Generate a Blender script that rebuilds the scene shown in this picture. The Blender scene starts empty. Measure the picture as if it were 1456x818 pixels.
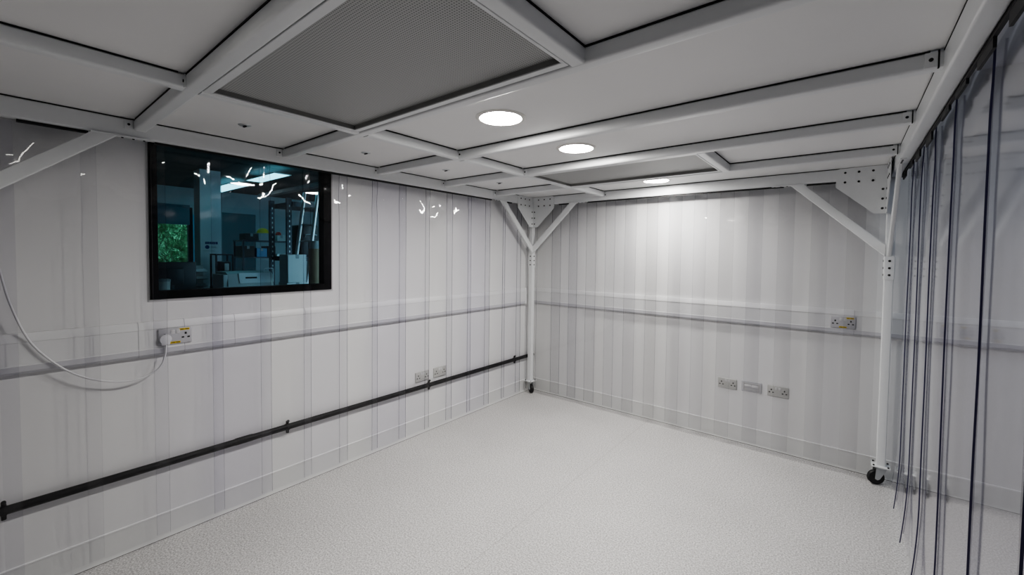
import bpy, bmesh, math, random
from mathutils import Vector, Matrix
C = bpy.context.scene.collection
PI = math.pi

# ------------------------------------------------------------------ materials
def nmat(name):
    m = bpy.data.materials.new(name); m.use_nodes = True
    nt = m.node_tree
    for n in list(nt.nodes): nt.nodes.remove(n)
    out = nt.nodes.new('ShaderNodeOutputMaterial')
    return m, nt, out

def pmat(name, col, rough=0.5, metal=0.0, noise=0.0, nscale=20.0, bump=0.0, bscale=200.0, spec=0.5):
    """Principled material whose colour carries a faint procedural variation."""
    m, nt, out = nmat(name)
    b = nt.nodes.new('ShaderNodeBsdfPrincipled')
    b.inputs['Roughness'].default_value = rough
    b.inputs['Metallic'].default_value = metal
    b.inputs['Specular IOR Level'].default_value = spec
    tc = nt.nodes.new('ShaderNodeTexCoord')
    nz = nt.nodes.new('ShaderNodeTexNoise'); nz.inputs['Scale'].default_value = nscale
    nz.inputs['Detail'].default_value = 3
    nt.links.new(tc.outputs['Object'], nz.inputs['Vector'])
    mx = nt.nodes.new('ShaderNodeMix'); mx.data_type = 'RGBA'
    lo = [max(0, c * (1 - noise)) for c in col]; hi = [min(1, c * (1 + noise)) for c in col]
    mx.inputs[6].default_value = (*lo, 1); mx.inputs[7].default_value = (*hi, 1)
    nt.links.new(nz.outputs['Fac'], mx.inputs[0])
    nt.links.new(mx.outputs[2], b.inputs['Base Color'])
    if bump:
        n2 = nt.nodes.new('ShaderNodeTexNoise'); n2.inputs['Scale'].default_value = bscale
        nt.links.new(tc.outputs['Object'], n2.inputs['Vector'])
        bp = nt.nodes.new('ShaderNodeBump'); bp.inputs['Strength'].default_value = bump
        bp.inputs['Distance'].default_value = 0.002
        nt.links.new(n2.outputs['Fac'], bp.inputs['Height'])
        nt.links.new(bp.outputs['Normal'], b.inputs['Normal'])
    nt.links.new(b.outputs['BSDF'], out.inputs['Surface'])
    return m

def emat(name, col, strength):
    m, nt, out = nmat(name)
    e = nt.nodes.new('ShaderNodeEmission')
    e.inputs['Color'].default_value = (*col, 1); e.inputs['Strength'].default_value = strength
    nt.links.new(e.outputs[0], out.inputs['Surface'])
    return m

def clear_mat(name, tint, rough, ior, haze=0.0, hazecol=(.8, .8, .85)):
    """Clear sheet: tinted see-through with a Fresnel reflection, plus a faint milky haze."""
    m, nt, out = nmat(name)
    t = nt.nodes.new('ShaderNodeBsdfTransparent'); t.inputs['Color'].default_value = (*tint, 1)
    g = nt.nodes.new('ShaderNodeBsdfGlossy'); g.inputs['Roughness'].default_value = rough
    g.inputs['Color'].default_value = (1, 1, 1, 1)
    f = nt.nodes.new('ShaderNodeFresnel'); f.inputs['IOR'].default_value = ior
    geo = nt.nodes.new('ShaderNodeNewGeometry')
    # a single sheet: take the Fresnel term from whichever side is looked at
    base = t
    if haze:
        d = nt.nodes.new('ShaderNodeBsdfDiffuse'); d.inputs['Color'].default_value = (*hazecol, 1)
        tl = nt.nodes.new('ShaderNodeBsdfTranslucent'); tl.inputs['Color'].default_value = (*hazecol, 1)
        ad = nt.nodes.new('ShaderNodeMixShader'); ad.inputs[0].default_value = .5
        nt.links.new(d.outputs[0], ad.inputs[1]); nt.links.new(tl.outputs[0], ad.inputs[2])
        h = nt.nodes.new('ShaderNodeMixShader'); h.inputs[0].default_value = haze
        nt.links.new(t.outputs[0], h.inputs[1]); nt.links.new(ad.outputs[0], h.inputs[2])
        base = h
    lw = nt.nodes.new('ShaderNodeLayerWeight')
    # Schlick: F = F0 + (1-F0)*(1-cos)^5 ; Facing with blend .5 gives 1-|cos|
    lw.inputs['Blend'].default_value = 0.5
    pw = nt.nodes.new('ShaderNodeMath'); pw.operation = 'POWER'; pw.inputs[1].default_value = 5.0
    nt.links.new(lw.outputs['Facing'], pw.inputs[0])
    f0 = ((ior - 1) / (ior + 1)) ** 2
    ma = nt.nodes.new('ShaderNodeMath'); ma.operation = 'MULTIPLY_ADD'
    ma.inputs[1].default_value = 1 - f0; ma.inputs[2].default_value = f0
    nt.links.new(pw.outputs[0], ma.inputs[0])
    nt.nodes.remove(f); nt.nodes.remove(geo)
    mx = nt.nodes.new('ShaderNodeMixShader')
    nt.links.new(ma.outputs[0], mx.inputs[0])
    nt.links.new(base.outputs[0], mx.inputs[1]); nt.links.new(g.outputs[0], mx.inputs[2])
    nt.links.new(mx.outputs[0], out.inputs['Surface'])
    return m

def floor_mat():
    m, nt, out = nmat('speckled_vinyl')
    b = nt.nodes.new('ShaderNodeBsdfPrincipled'); b.inputs['Roughness'].default_value = .42
    b.inputs['Specular IOR Level'].default_value = .35
    tc = nt.nodes.new('ShaderNodeTexCoord')
    def noise(scale, detail=2):
        n = nt.nodes.new('ShaderNodeTexNoise'); n.inputs['Scale'].default_value = scale
        n.inputs['Detail'].default_value = detail
        nt.links.new(tc.outputs['Object'], n.inputs['Vector']); return n
    def ramp(src, p0, p1, c0, c1):
        r = nt.nodes.new('ShaderNodeValToRGB')
        r.color_ramp.elements[0].position = p0; r.color_ramp.elements[1].position = p1
        r.color_ramp.elements[0].color = (*c0, 1); r.color_ramp.elements[1].color = (*c1, 1)
        nt.links.new(src, r.inputs['Fac']); return r
    fine = ramp(noise(125, 3).outputs['Fac'], .37, .63, (.41, .402, .40), (.765, .75, .745))
    big = ramp(noise(1.6, 4).outputs['Fac'], .3, .7, (.90, .90, .90), (1.0, 1.0, 1.0))
    v = nt.nodes.new('ShaderNodeTexVoronoi'); v.inputs['Scale'].default_value = 95
    nt.links.new(tc.outputs['Object'], v.inputs['Vector'])
    dark = ramp(v.outputs['Distance'], .12, .22, (.62, .62, .62), (1, 1, 1))
    def mul(a, bb):
        x = nt.nodes.new('ShaderNodeMix'); x.data_type = 'RGBA'; x.blend_type = 'MULTIPLY'
        x.inputs[0].default_value = 1
        nt.links.new(a, x.inputs[6]); nt.links.new(bb, x.inputs[7]); return x.outputs[2]
    c = mul(mul(fine.outputs[0], big.outputs[0]), dark.outputs[0])
    # welded seam between two sheets of vinyl, running away from the door
    sp = nt.nodes.new('ShaderNodeSeparateXYZ'); nt.links.new(tc.outputs['Object'], sp.inputs[0])
    sb = nt.nodes.new('ShaderNodeMath'); sb.operation = 'SUBTRACT'; sb.inputs[1].default_value = SEAM_X
    nt.links.new(sp.outputs['X'], sb.inputs[0])
    ab = nt.nodes.new('ShaderNodeMath'); ab.operation = 'ABSOLUTE'; nt.links.new(sb.outputs[0], ab.inputs[0])
    seam = ramp(ab.outputs[0], .0008, .0024, (.74, .73, .73), (1, 1, 1))
    c = mul(c, seam.outputs[0])
    nt.links.new(c, b.inputs['Base Color'])
    bp = nt.nodes.new('ShaderNodeBump'); bp.inputs['Strength'].default_value = .05; bp.inputs['Distance'].default_value = .001
    nt.links.new(noise(220).outputs['Fac'], bp.inputs['Height'])
    nt.links.new(bp.outputs['Normal'], b.inputs['Normal'])
    nt.links.new(b.outputs[0], out.inputs['Surface'])
    return m

def grille_mat():
    """Perforated sheet: round holes on a square pitch."""
    m, nt, out = nmat('perforated_sheet')
    b = nt.nodes.new('ShaderNodeBsdfPrincipled'); b.inputs['Roughness'].default_value = .5
    tc = nt.nodes.new('ShaderNodeTexCoord'); sp = nt.nodes.new('ShaderNodeSeparateXYZ')
    nt.links.new(tc.outputs['Object'], sp.inputs[0])
    def wave(sock):
        k = nt.nodes.new('ShaderNodeMath'); k.operation = 'MULTIPLY'; k.inputs[1].default_value = 2 * PI / .0085
        nt.links.new(sock, k.inputs[0])
        s = nt.nodes.new('ShaderNodeMath'); s.operation = 'COSINE'; nt.links.new(k.outputs[0], s.inputs[0]); return s
    a = nt.nodes.new('ShaderNodeMath'); a.operation = 'ADD'
    nt.links.new(wave(sp.outputs['X']).outputs[0], a.inputs[0]); nt.links.new(wave(sp.outputs['Y']).outputs[0], a.inputs[1])
    r = nt.nodes.new('ShaderNodeValToRGB')
    r.color_ramp.elements[0].position = .2; r.color_ramp.elements[1].position = .62
    r.color_ramp.elements[0].color = (.42, .425, .42, 1); r.color_ramp.elements[1].color = (.155, .16, .16, 1)
    k = nt.nodes.new('ShaderNodeMath'); k.operation = 'MULTIPLY_ADD'; k.inputs[1].default_value = .5; k.inputs[2].default_value = 0.0
    nt.links.new(a.outputs[0], k.inputs[0]); nt.links.new(k.outputs[0], r.inputs['Fac'])
    nt.links.new(r.outputs[0], b.inputs['Base Color'])
    nt.links.new(b.outputs[0], out.inputs['Surface'])
    return m

SEAM_X = -1.43
M = {}
M['wall'] = pmat('painted_wall', (.80, .80, .80), .6, noise=.02, nscale=3)
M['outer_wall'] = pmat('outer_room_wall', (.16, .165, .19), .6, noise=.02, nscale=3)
M['floor'] = floor_mat()
M['ceil'] = pmat('plain_ceiling', (.7, .7, .72), .7, noise=.02, nscale=3)
M['skirt'] = pmat('coved_vinyl', (.74, .745, .735), .45, noise=.02, nscale=30)
M['foot_line'] = pmat('dark_foot_line', (.16, .155, .15), .6, noise=.1)
M['cap'] = pmat('capping_strip', (.9, .9, .9), .35, noise=.01)
M['steel'] = pmat('white_powder_coat', (.74, .755, .765), .33, noise=.015, nscale=40, bump=.05, bscale=500)
M['board'] = pmat('white_board', (.80, .80, .80), .55, noise=.02, nscale=4)
M['shadow_gap'] = pmat('black_shadow_gap', (.006, .006, .007), .7, noise=.1)
M['track'] = pmat('black_track', (.008, .008, .009), .55, noise=.1)
M['bolt'] = pmat('dark_bolt', (.012, .012, .013), .5, .2, noise=.1)
M['zinc'] = pmat('zinc_plate', (.55, .57, .58), .35, .5, noise=.05, nscale=60)
M['rubber'] = pmat('black_rubber', (.008, .008, .009), .5, noise=.1)
M['grille'] = grille_mat()
M['recess'] = pmat('filter_recess', (.27, .27, .26), .5, noise=.03)
M['led'] = emat('warm_led', (1.0, .972, .925), 124.0)
M['led_dim'] = emat('warm_led_dimmed', (1.0, .965, .91), 12.0)
M['ring'] = pmat('downlight_ring', (.72, .71, .68), .4, noise=.02)
M['trunk'] = pmat('trunking_plastic', (.78, .785, .79), .35, noise=.01)
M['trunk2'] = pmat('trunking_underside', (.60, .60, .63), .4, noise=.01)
M['seamline'] = pmat('trunking_joint', (.4, .4, .42), .5, noise=.02)
M['pipe'] = pmat('black_pipe', (.004, .004, .005), .45, noise=.2, nscale=15, spec=.2)
M['sockplate'] = pmat('brushed_socket_plate', (.52, .52, .50), .4, .1, noise=.05, nscale=120)
M['sockplate2'] = pmat('grey_socket_plate', (.55, .55, .57), .4, .1, noise=.03)
M['sockwhite'] = pmat('white_socket_plastic', (.78, .78, .78), .35, noise=.01)
M['rocker'] = pmat('grey_rocker', (.66, .66, .66), .35, noise=.02)
M['slot'] = pmat('pin_slot', (.01, .01, .01), .6, noise=.1)
M['yellow'] = pmat('yellow_sticker', (.72, .52, .02), .5, noise=.05, nscale=300)
M['ink'] = pmat('sticker_ink', (.10, .09, .02), .6, noise=.1)
M['cable'] = pmat('white_cable', (.78, .78, .80), .4, noise=.02)
M['winframe'] = pmat('black_window_frame', (.002, .002, .0022), .5, noise=.1, spec=.12)
M['winedge'] = pmat('window_edge_bead', (.55, .55, .55), .45, noise=.02)
M['strip_0'] = clear_mat('clear_pvc_pale', (.945, .945, .952), .03, 1.42, haze=.002)
M['strip_1'] = clear_mat('clear_pvc', (.925, .923, .943), .03, 1.42, haze=.002)
M['strip_2'] = clear_mat('clear_pvc_lavender', (.895, .89, .925), .03, 1.42, haze=.002)
M['strip_b0'] = clear_mat('clear_pvc_back_pale', (.93, .93, .932), .03, 1.42, haze=.002)
M['strip_b1'] = clear_mat('clear_pvc_back', (.905, .905, .915), .03, 1.42, haze=.002)
M['strip_r'] = clear_mat('clear_pvc_thick', (.80, .79, .83), .09, 1.5, haze=.04, hazecol=(.62, .60, .68))
M['stripedge'] = pmat('cut_pvc_edge', (.05, .045, .11), .35, noise=.1)
M['stripedge_soft'] = clear_mat('cut_pvc_edge_soft', (.16, .15, .23), .2, 1.4)
M['winglass'] = clear_mat('teal_glass', (.50, .80, .87), .0, 1.5)
# the room behind the window
M['o_wall'] = pmat('office_wall', (.50, .56, .58), .7, noise=.03, nscale=3)
M['o_dark'] = pmat('office_dark_panel', (.13, .18, .20), .6, noise=.05)
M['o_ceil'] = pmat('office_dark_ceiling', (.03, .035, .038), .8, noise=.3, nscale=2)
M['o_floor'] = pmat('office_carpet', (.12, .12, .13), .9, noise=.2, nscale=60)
M['o_white'] = pmat('office_white', (.78, .80, .80), .6, noise=.03)
M['o_blue'] = pmat('office_blue_reveal', (.35, .62, .85), .6, noise=.02)
M['o_led'] = emat('office_led', (.45, .90, 1.0), 1.9)
M['o_led_fill'] = emat('office_led_fill', (.90, 1.0, 1.0), 20.0)
M['o_black'] = pmat('office_black_plastic', (.012, .012, .014), .45, noise=.1)
M['o_grey'] = pmat('office_grey_plastic', (.33, .35, .35), .5, noise=.05)
M['o_pgrey'] = pmat('printer_body', (.50, .52, .50), .5, noise=.03)
M['o_blind'] = pmat('roller_blind', (.16, .20, .24), .8, noise=.05)
M['o_card'] = pmat('brown_card', (.52, .36, .22), .7, noise=.1, nscale=12)
M['o_alu'] = pmat('ladder_aluminium', (.62, .64, .65), .35, .6, noise=.05)
M['o_navy'] = pmat('navy_print', (.015, .03, .16), .6, noise=.05)
M['o_rack'] = pmat('rack_blue_steel', (.02, .03, .05), .45, noise=.1)
M['o_yellow'] = pmat('yellow_hard_hat', (.75, .60, .05), .4, noise=.03)
M['o_red'] = pmat('red_plastic', (.55, .06, .04), .45, noise=.05)
M['o_blueplastic'] = pmat('blue_plastic', (.10, .22, .42), .4, noise=.08)
M['o_beige'] = pmat('pale_carton', (.55, .56, .54), .7, noise=.05)
M['o_brown'] = pmat('dark_brown_carton', (.06, .045, .04), .7, noise=.1)
M['bark'] = pmat('bark', (.10, .07, .05), .9, noise=.3)
M['leaf'] = pmat('leaf_green', (.17, .33, .15), .6, noise=.5, nscale=2)

# ------------------------------------------------------------------ geometry helpers
def box(bm, x0, x1, y0, y1, z0, z1, mi=0):
    v = [bm.verts.new(p) for p in ((x0, y0, z0), (x1, y0, z0), (x1, y1, z0), (x0, y1, z0),
                                   (x0, y0, z1), (x1, y0, z1), (x1, y1, z1), (x0, y1, z1))]
    for f in ((3, 2, 1, 0), (4, 5, 6, 7), (0, 1, 5, 4), (1, 2, 6, 5), (2, 3, 7, 6), (3, 0, 4, 7)):
        fc = bm.faces.new([v[i] for i in f]); fc.material_index = mi
    return bm

def rbox(bm, x0, x1, y0, y1, z0, z1, r=.003, seg=2, mi=0):
    t = bmesh.new(); box(t, x0, x1, y0, y1, z0, z1)
    bmesh.ops.bevel(t, geom=list(t.edges), offset=r, segments=seg, profile=.5, affect='EDGES')
    merge(bm, t, mi); return bm

def merge(bm, t, mi=0, mat=None):
    vs = {}
    for v in t.verts: vs[v] = bm.verts.new(mat @ v.co if mat else v.co)
    for f in t.faces:
        try:
            nf = bm.faces.new([vs[v] for v in f.verts]); nf.material_index = mi
        except ValueError: pass
    t.free()

def prism(bm, prof, p0, p1, U, V, mi=0):
    """Extrude closed profile [(u,v)...] from p0 to p1 with section axes U,V."""
    p0, p1, U, V = Vector(p0), Vector(p1), Vector(U), Vector(V)
    a = [bm.verts.new(p0 + U * u + V * v) for u, v in prof]
    b = [bm.verts.new(p1 + U * u + V * v) for u, v in prof]
    n = len(prof); fs = []
    for i in range(n):
        j = (i + 1) % n
        fs.append(bm.faces.new((a[i], a[j], b[j], b[i])))
    fs.append(bm.faces.new(a[::-1])); fs.append(bm.faces.new(b))
    for f in fs: f.material_index = mi
    bmesh.ops.recalc_face_normals(bm, faces=fs)
    return bm

def rrect(w, h, r, seg=4):
    out = []
    for cx, cy, a0 in ((w/2-r, h/2-r, 0), (-w/2+r, h/2-r, PI/2), (-w/2+r, -h/2+r, PI), (w/2-r, -h/2+r, 1.5*PI)):
        for k in range(seg + 1):
            a = a0 + PI/2 * k/seg
            out.append((cx + r*math.cos(a), cy + r*math.sin(a)))
    return out

def tube(bm, axis, a0, a1, c, w, h, r=.006, seg=4):
    """Rounded box section along axis x/y/z between a0 and a1, centred on c (the two other coordinates), w x h."""
    if axis == 'x': return prism(bm, rrect(w, h, r, seg), (a0, c[0], c[1]), (a1, c[0], c[1]), (0, 1, 0), (0, 0, 1))
    if axis == 'y': return prism(bm, rrect(w, h, r, seg), (c[0], a0, c[1]), (c[0], a1, c[1]), (1, 0, 0), (0, 0, 1))
    return prism(bm, rrect(w, h, r, seg), (c[0], c[1], a0), (c[0], c[1], a1), (1, 0, 0), (0, 1, 0))

def cyl(bm, p0, p1, r0, r1=None, n=24, mi=0, caps=True):
    r1 = r0 if r1 is None else r1
    p0, p1 = Vector(p0), Vector(p1); d = (p1 - p0).normalized()
    u = d.orthogonal().normalized(); v = d.cross(u)
    A = [bm.verts.new(p0 + (u*math.cos(2*PI*i/n) + v*math.sin(2*PI*i/n))*r0) for i in range(n)]
    B = [bm.verts.new(p1 + (u*math.cos(2*PI*i/n) + v*math.sin(2*PI*i/n))*r1) for i in range(n)]
    for i in range(n):
        f = bm.faces.new((A[i], A[(i+1) % n], B[(i+1) % n], B[i])); f.material_index = mi
    if caps:
        f = bm.faces.new(A[::-1]); f.material_index = mi
        f = bm.faces.new(B); f.material_index = mi
    return bm

def lathe(bm, prof, origin, axis=(0, 0, 1), n=32, mi=0):
    """prof: [(radius, distance along axis)]"""
    o = Vector(origin); d = Vector(axis).normalized(); u = d.orthogonal().normalized(); v = d.cross(u)
    rings = []
    for r, t in prof:
        if r < 1e-6: rings.append([bm.verts.new(o + d*t)])
        else: rings.append([bm.verts.new(o + d*t + (u*math.cos(2*PI*i/n)+v*math.sin(2*PI*i/n))*r) for i in range(n)])
    for a, b in zip(rings, rings[1:]):
        for i in range(n):
            j = (i+1) % n
            if len(a) == 1 and len(b) == 1: continue
            if len(a) == 1: f = bm.faces.new((a[0], b[j], b[i]))
            elif len(b) == 1: f = bm.faces.new((a[i], a[j], b[0]))
            else: f = bm.faces.new((a[i], a[j], b[j], b[i]))
            f.material_index = mi
    return bm

def sweep(bm, pts, r, n=10, mi=0):
    """Round tube through the points (Catmull-Rom smoothed)."""
    P = [Vector(p) for p in pts]; S = []
    for i in range(len(P) - 1):
        a = P[max(i-1, 0)]; b = P[i]; c = P[i+1]; d = P[min(i+2, len(P)-1)]
        for k in range(6):
            t = k/6
            S.append(.5*((2*b) + (c-a)*t + (2*a-5*b+4*c-d)*t*t + (3*b-a-3*c+d)*t**3))
    S.append(P[-1])
    rings = []; u = None
    for i, p in enumerate(S):
        d = (S[min(i+1, len(S)-1)] - S[max(i-1, 0)]).normalized()
        u = d.orthogonal().normalized() if u is None else (u - d*u.dot(d)).normalized()
        v = d.cross(u)
        rings.append([bm.verts.new(p + (u*math.cos(2*PI*k/n)+v*math.sin(2*PI*k/n))*r) for k in range(n)])
    for a, b in zip(rings, rings[1:]):
        for k in range(n):
            f = bm.faces.new((a[k], a[(k+1) % n], b[(k+1) % n], b[k])); f.material_index = mi
    bm.faces.new(rings[0][::-1]); bm.faces.new(rings[-1])
    return bm

# ------------------------------------------------------------------ object helpers
ORG = {}
def tag(o, label=None, cat=None, group=None, kind=None):
    if label: o['label'] = label
    if cat: o['category'] = cat
    if group: o['group'] = group
    if kind: o['kind'] = kind
    return o

def obj(name, bm, mat, parent=None, local=False, sharp=38, recalc=True):
    """Link the bmesh as ONE mesh object. World coordinates unless local=True (then in the parent's frame)."""
    if recalc: bmesh.ops.recalc_face_normals(bm, faces=list(bm.faces))
    me = bpy.data.meshes.new(name); 
    if parent is None:
        co = [v.co for v in bm.verts]
        o0 = Vector(((min(c.x for c in co)+max(c.x for c in co))/2, (min(c.y for c in co)+max(c.y for c in co))/2, min(c.z for c in co)))
    else:
        o0 = Vector((0, 0, 0)) if local else ORG[parent.name]
    if name in KEEP: o0 = Vector((0, 0, 0))
    for v in bm.verts: v.co -= o0
    bm.to_mesh(me); bm.free()
    for m in (mat if isinstance(mat, (list, tuple)) else [mat]): me.materials.append(m)
    for p in me.polygons: p.use_smooth = True
    me.set_sharp_from_angle(angle=math.radians(sharp))
    o = bpy.data.objects.new(name, me); C.objects.link(o)
    if parent is None: o.location = o0; ORG[o.name] = o0.copy()
    else: o.parent = parent; ORG[o.name] = o0.copy()
    return o
KEEP = {'floor'}

def thing(name, label, cat, loc, rz=0, group=None):
    o = bpy.data.objects.new(name, None); C.objects.link(o)
    o.location = loc; o.rotation_euler = (0, 0, rz); o.empty_display_size = .05
    ORG[o.name] = Vector(loc)
    return tag(o, label, cat, group)

def struct(name, bm, mat, parent=None):
    o = obj(name, bm, mat, parent)
    if parent is None: o['kind'] = 'structure'
    return o

def copy_tree(o, parent=None):
    c = o.copy(); C.objects.link(c)
    if parent: c.parent = parent
    for ch in list(o.children): copy_tree(ch, c)
    return c

def at(base, loc, rz=None):
    base.location = loc
    if rz is not None: base.rotation_euler = (0, 0, rz)

ORD = 'first second third fourth fifth sixth seventh eighth ninth tenth eleventh twelfth thirteenth fourteenth fifteenth sixteenth seventeenth eighteenth'.split()

# ------------------------------------------------------------------ dimensions (metres; camera stands over the origin)
XL, YB = -2.84, 3.93           # inner faces of the room's left and back walls
XR, YF = 2.9, -2.3             # room's right and front walls
RI, RB = -2.74, 3.785          # inner faces of the frame's left and back rails
RX = .208                       # inner face of the frame's right rail
NF = -.27                      # inner face of the near rail
T = .05                        # box section
ZB, ZT = 2.101, 2.1865          # rails
ZBB = 2.135                    # underside of the cross beams
ZC = 2.190                     # underside of the boards
ROOM_H = 2.75

# ------------------------------------------------------------------ setting
bm = bmesh.new(); box(bm, XL-.1, XR+.1, YF-.1, YB+.1, -.1, 0); struct('floor', bm, M['floor'])
bm = bmesh.new(); box(bm, XL-.1, XR+.1, YF-.1, YB+.1, ROOM_H, ROOM_H+.1); struct('ceiling', bm, M['ceil'])
WY0, WY1, WZ0, WZ1 = .523, 1.505, 1.294, 2.42   # window opening
bm = bmesh.new()
box(bm, XL-.1, XL, YF-.1, WY0, 0, ROOM_H); box(bm, XL-.1, XL, WY1, YB+.1, 0, ROOM_H)
box(bm, XL-.1, XL, WY0, WY1, 0, WZ0); box(bm, XL-.1, XL, WY0, WY1, WZ1, ROOM_H)
struct('wall_left', bm, M['wall'])
bm = bmesh.new(); box(bm, XL, XR+.1, YB, YB+.1, 0, ROOM_H); struct('wall_back', bm, M['wall'])
bm = bmesh.new(); box(bm, XR, XR+.1, YF-.1, YB, 0, ROOM_H); struct('wall_right', bm, M['outer_wall'])
bm = bmesh.new(); box(bm, XL, XR, YF-.1, YF, 0, ROOM_H); struct('wall_front', bm, M['outer_wall'])
# coved vinyl skirting with a pale capping strip
SK = .132
def skirting(name, along, a0, a1, w):
    prof = [(0, .0), (.012, .0), (.009, .004), (.006, .010), (.0045, .020), (.004, SK), (0, SK)]
    cap = [(0, SK), (.0065, SK), (.0065, SK+.005), (0, SK+.007)]
    b1 = bmesh.new(); b2 = bmesh.new()
    if along == 'y':
        prism(b1, prof, (w, a0, 0), (w, a1, 0), (1, 0, 0), (0, 0, 1)); prism(b2, cap, (w, a0, 0), (w, a1, 0), (1, 0, 0), (0, 0, 1))
    else:
        prism(b1, prof, (a0, w, 0), (a1, w, 0), (0, -1, 0), (0, 0, 1)); prism(b2, cap, (a0, w, 0), (a1, w, 0), (0, -1, 0), (0, 0, 1))
    s = struct(name, b1, M['skirt'])
    obj('capping_strip', b2, M['cap'], s)
    b3 = bmesh.new()
    if along == 'y': box(b3, w+.011, w+.015, a0, a1, 0, .0012)
    else: box(b3, a0, a1, w-.019, w-.011, 0, .0012)
    obj('skirting_foot_line', b3, M['foot_line'], s)  # thin dark line along the foot of the skirting
skirting('baseboard_left', 'y', YF, YB, XL)
skirting('baseboard_back', 'x', XL, XR, YB)

# window in the left wall
fw, fr, fb = .035, .054, .042
bm = bmesh.new(); g = .004
x0, x1 = XL-.06, XL+.012
box(bm, x0, x1, WY0, WY0+fw, WZ0, WZ1); box(bm, x0, x1, WY1-fr, WY1, WZ0, WZ1)
box(bm, x0, x1, WY0+fw, WY1-fr, WZ0, WZ0+fb); box(bm, x0, x1, WY0+fw, WY1-fr, WZ1-.042, WZ1)
win = struct('window_1', bm, M['winframe'])
bm = bmesh.new()
box(bm, XL, XL+.006, WY1, WY1+.012, WZ0-.010, WZ1+.01); box(bm, XL, XL+.006, WY0-.006, WY1, WZ0-.010, WZ0)
box(bm, XL, XL+.006, WY0-.006, WY1, WZ1, WZ1+.01); box(bm, XL, XL+.006, WY0-.006, WY0, WZ0, WZ1)
obj('window_bead', bm, M['winedge'], win)
bm = bmesh.new(); v = [bm.verts.new(p) for p in ((XL-.03, WY0+fw-.01, WZ0+fb-.01), (XL-.03, WY1-fr+.01, WZ0+fb-.01), (XL-.03, WY1-fr+.01, WZ1-.03), (XL-.03, WY0+fw-.01, WZ1-.03))]
bm.faces.new(v); obj('window_pane', bm, M['winglass'], win)

# ------------------------------------------------------------------ the cleanroom frame: one thing
fr_ = thing('cleanroom_frame', 'white powder-coated steel cleanroom frame standing on castors inside the room', 'frame', (-1.27, 1.76, 0))
YBO, RIO, RXO, NFO = RB+T, RI-T, RX+T, NF-T       # outer faces
PX = {'l': (RIO+RI)/2, 'r': .22}
POSTS = [(PX['l'], RB+T/2, 'bl'), (PX['r'], RB+T/2, 'br'), (PX['l'], NF-T/2, 'nl'), (PX['r'], NF-T/2, 'nr')]
for px, py, k in POSTS:
    bm = bmesh.new(); tube(bm, 'z', .138, ZB, (px, py), T, T, .006); obj('post', bm, M['steel'], fr_)
# perimeter rails
def part(name, bm, mat='steel'): return obj(name, bm, M[mat], fr_)
zc = (ZB+ZT)/2; hh = ZT-ZB
bm = bmesh.new(); tube(bm, 'y', NFO, YBO, ((RIO+RI)/2, zc), T, hh, .008); part('rail', bm)
bm = bmesh.new(); tube(bm, 'y', NFO, YBO, ((RX+RXO)/2, zc), T, hh, .008); part('rail', bm)
bm = bmesh.new(); tube(bm, 'x', RI, RX, (RB+T/2, zc), T, hh, .008); part('rail', bm)
bm = bmesh.new(); tube(bm, 'x', RI, RX, (NF-T/2, zc), T, hh, .008); part('rail', bm)
# cross beams (faces towards the near end)
XB = [.455, 1.145, 1.815, 2.477, 3.155]
YX = -1.93; BW = .05                       # the long spine of cross pieces: its inner (right) face is YX+BW/2
zbb = (ZBB+ZT)/2; bh = ZT-ZBB
for y in XB:
    bm = bmesh.new(); tube(bm, 'x', RI, RX, (y+BW/2, zbb), BW, bh, .010, 5); part('cross_beam', bm)
SX = -1.905                                # centre of the left spine
ends = [NF] + [y+BW for y in XB]; stops = XB + [RB]
for a, b in zip(ends, stops):
    bm = bmesh.new(); tube(bm, 'y', a, b, (SX, zbb), BW, bh, .010, 5); part('spacer_beam', bm)
RSX = -.667                                # right of the filters
for i in (1, 4):
    bm = bmesh.new(); tube(bm, 'y', ends[i], stops[i], (RSX, zbb), BW, bh, .010, 5); part('spacer_beam', bm)
# black strips drawing the shadow gap on top of beams, where the boards lie
def shadow_gap(axis, a0, a1, c, w=BW, h=ZC-ZT):
    b = bmesh.new()
    if axis == 'x': box(b, a0, a1, c-w/2+.0005, c+w/2-.0005, ZT-.002, ZT+h-.0004)
    else: box(b, c-w/2+.0005, c+w/2-.0005, a0, a1, ZT-.002, ZT+h-.0004)
    part('shadow_gap', b, 'shadow_gap')
for y in XB: shadow_gap('x', RI+.03, RX-.03, y+BW/2)
for a, b in zip(ends, stops): shadow_gap('y', a+.02, b-.02, SX)
for i in (1, 4): shadow_gap('y', ends[i], stops[i], RSX)
shadow_gap('y', NF, RB, (RIO+RI)/2+.0005, T, .0025); shadow_gap('x', RI, RX, RB+T/2-.0005, T, .0025); shadow_gap('y', NF, RB, (RX+RXO)/2-.0005, T, .0025)

# hook tracks below the rails (black), stopping at the brace plates
def track(axis, a0, a1, c):
    b = bmesh.new()
    if axis == 'y': box(b, c-.012, c+.012, a0, a1, ZB-.010, ZB+.002)
    else: box(b, a0, a1, c-.012, c+.012, ZB-.010, ZB+.002)
    part('hook_track', b, 'track')
BY = (.315, .545); # brace plates on the left rail near end; far end mirrored
TLX = RI-.034
track('y', .54, 3.13, TLX); track('y', .085, .30, TLX); track('y', 3.33, 3.44, TLX)
TBY = RB+.034
track('x', -2.09, -.40, TBY); track('x', -2.42, -2.29, TBY); track('x', -.255, -.075, TBY)
# right-hand track sits on the outer side of the rail with its hook plates
TRX = RXO+.016
bm = bmesh.new(); box(bm, RXO, RXO+.009, NF, RB, ZB-.008, ZB+.03); 
random.seed(4)
y = .0
while y < RB-.2:
    d = random.uniform(.008, .035)
    box(bm, RXO+.001, RXO+.008, y, y+.16, ZB-.012-d, ZB-.005); y += random.uniform(.26, .40)
part('hook_track', bm, 'track')

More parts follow.
